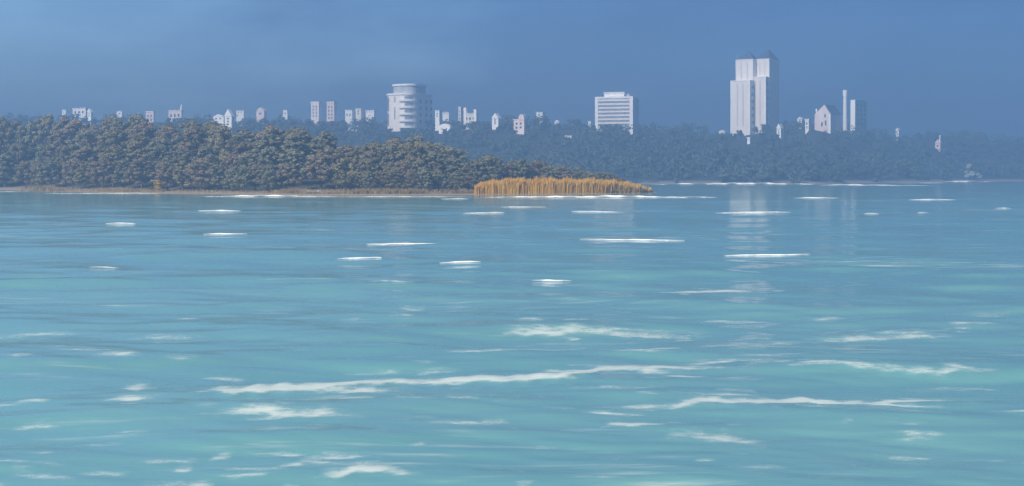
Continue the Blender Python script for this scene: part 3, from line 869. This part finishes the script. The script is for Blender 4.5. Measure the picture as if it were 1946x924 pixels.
# ------------------------------------------------------------------ far wood: one mass
fr = np.random.default_rng(55)
VV, FFc = [], []
nv = 0; cnt = 0
def far_skyline(px): return 0
while cnt < 1700:
    y = fr.uniform(790, 1450); px = fr.uniform(-60, 2010)
    x = wx(px, y); a = y - float(np.interp(x, FX, FY))
    if a < 5: continue
    if abs(px - 1848) < 34 and y < 1125: continue
    if a > 60 and fr.random() < .25: continue
    z = ground(x, y)
    H = fr.uniform(7, 12.5) if a > 18 else fr.uniform(5, 9)
    W = H * fr.uniform(1.0, 1.6)
    hw = W * .5 * F / y
    py = HY - (z + H - EYE) * F / y
    skip = False
    for s0, s1, pb, sd in SPANS:
        if sd + 6 > y and px + hw > s0 and px - hw < s1 and py < pb - 2:
            Hn = (HY - pb + 2 - (z - EYE) * F / y) * y / F
            if Hn < 3.0: skip = True; break
            H = min(H, Hn); W = min(W, H * 1.3); py = HY - (z + H - EYE) * F / y
        if abs(sd + 6 - y) < 12 and s0 - hw * .6 < px < s1 + hw * .6: skip = True; break
    if skip: continue
    n = 190
    P, D, cs = crown_points(fr, n, H, W, H * .06, 6)
    P += np.array([x, y, z])
    Nn = unit(D + fr.normal(size=D.shape) * .35 + np.array([0, 0, .1]))
    v, f = leaf_quads(P, Nn, np.full(n, .72), fr)
    VV.append(v); FFc.append(f + nv); nv += len(v); cnt += 1
fw = bpy.data.objects.new('far_wood', np_mesh('far_wood', np.concatenate(VV), np.concatenate(FFc), M['farleaf']))
link(fw); tag(fw, 'blue hazy wood covering the far hillside below the white buildings', 'wood', kind='stuff')

# ------------------------------------------------------------------ air
hz = MB(); hz.prism([(-1420, -60), (1420, -60), (1420, 2420), (-1420, 2420)], -2.6, 120)
m = bpy.data.materials.new('blue_haze'); m.use_nodes = True
nt = m.node_tree; nt.nodes.clear()
out = nt.nodes.new('ShaderNodeOutputMaterial'); pv = nt.nodes.new('ShaderNodeVolumePrincipled')
pv.inputs['Color'].default_value = (.325, .49, .76, 1); pv.inputs['Density'].default_value = .00115
pv.inputs['Anisotropy'].default_value = .35
nt.links.new(pv.outputs[0], out.inputs['Volume'])
o = hz.build('haze', m); tag(o, kind='stuff'); o['label'] = 'pale blue haze between the water and the far hills'

# ------------------------------------------------------------------ sky and sun
SUN_EL, SUN_AZ = 33., None
sd = np.array([-.60, -.80, 0]); sd /= np.linalg.norm(sd)
el = math.radians(SUN_EL)
to_sun = (sd[0] * math.cos(el), sd[1] * math.cos(el), math.sin(el))
w = bpy.data.worlds.new('World'); scene.world = w; w.use_nodes = True
N, L = w.node_tree.nodes, w.node_tree.links
bg = N['Background']
sky = N.new('ShaderNodeTexSky'); sky.sky_type = 'NISHITA'; sky.sun_disc = False
sky.sun_elevation = el; sky.sun_rotation = math.atan2(to_sun[0], to_sun[1])
sky.altitude = 200; sky.air_density = 1.0; sky.dust_density = .2; sky.ozone_density = 4.0
# sky tint: light painted in towards the left, darker to right, plus cloud noise
tc = N.new('ShaderNodeTexCoord'); sp = N.new('ShaderNodeSeparateXYZ'); L.new(tc.outputs['Generated'], sp.inputs[0])
mp = N.new('ShaderNodeMapping'); mp.inputs['Scale'].default_value = (5, 5, 16); L.new(tc.outputs['Generated'], mp.inputs[0])
cn = noise(N, 1.4, 5, .55, mp.outputs[0], L)
az = N.new('ShaderNodeMapRange'); az.interpolation_type = 'SMOOTHSTEP'; L.new(sp.outputs['X'], az.inputs[0])
az.inputs[1].default_value = .38; az.inputs[2].default_value = -.42
left_light_cloud = math_node(N, L, 'ADD', az.outputs[0], math_node(N, L, 'MULTIPLY', math_node(N, L, 'SUBTRACT', cn.outputs['Fac'], .5), .95), clamp=True)
vt = ramp(N, L, left_light_cloud, [(0, (.25, .38, .62)), (.5, (.37, .53, .79)), (1, (1.12, 1.32, 1.50))])
tint = N.new('ShaderNodeMix'); tint.data_type = 'RGBA'; tint.blend_type = 'MULTIPLY'
tint.inputs['Factor'].default_value = 1.0
hi = N.new('ShaderNodeMapRange'); hi.interpolation_type = 'SMOOTHSTEP'; L.new(sp.outputs['Z'], hi.inputs[0])
hi.inputs[1].default_value = .16; hi.inputs[2].default_value = .62
upm = N.new('ShaderNodeMix'); upm.data_type = 'RGBA'; L.new(hi.outputs[0], upm.inputs['Factor'])
L.new(vt.outputs[0], upm.inputs[6]); upm.inputs[7].default_value = (1.7, 1.5, 1.25, 1)      # the open sky above the band of haze
L.new(upm.outputs[2], tint.inputs[7])
L.new(sky.outputs[0], tint.inputs[6])
L.new(tint.outputs[2], bg.inputs['Color']); bg.inputs['Strength'].default_value = .07

sl = bpy.data.lights.new('sun', 'SUN'); sl.energy = 5.0; sl.angle = math.radians(.5); sl.color = (1.0, .91, .80)
so = bpy.data.objects.new('sun', sl); link(so)
from mathutils import Vector
so.rotation_euler = Vector(to_sun).to_track_quat('Z', 'Y').to_euler()
so.location = (-300, -200, 300)

# ------------------------------------------------------------------ camera
cd = bpy.data.cameras.new('camera'); co = bpy.data.objects.new('camera', cd); link(co)
co.location = (0, 0, EYE); co.rotation_euler = (math.radians(90), 0, 0)
cd.sensor_width = 36; cd.sensor_fit = 'HORIZONTAL'; cd.lens = 36 * F / 1946
cd.shift_y = -(462 - HY) / 1946
cd.clip_start = .5; cd.clip_end = 6000
scene.camera = co

vs = scene.view_settings
vs.view_transform = 'Standard'; vs.look = 'None'; vs.exposure = .50; vs.gamma = 1.0
scene.cycles.use_denoising = True
scene.cycles.max_bounces = 6; scene.cycles.transparent_max_bounces = 16
scene.cycles.volume_bounces = 2
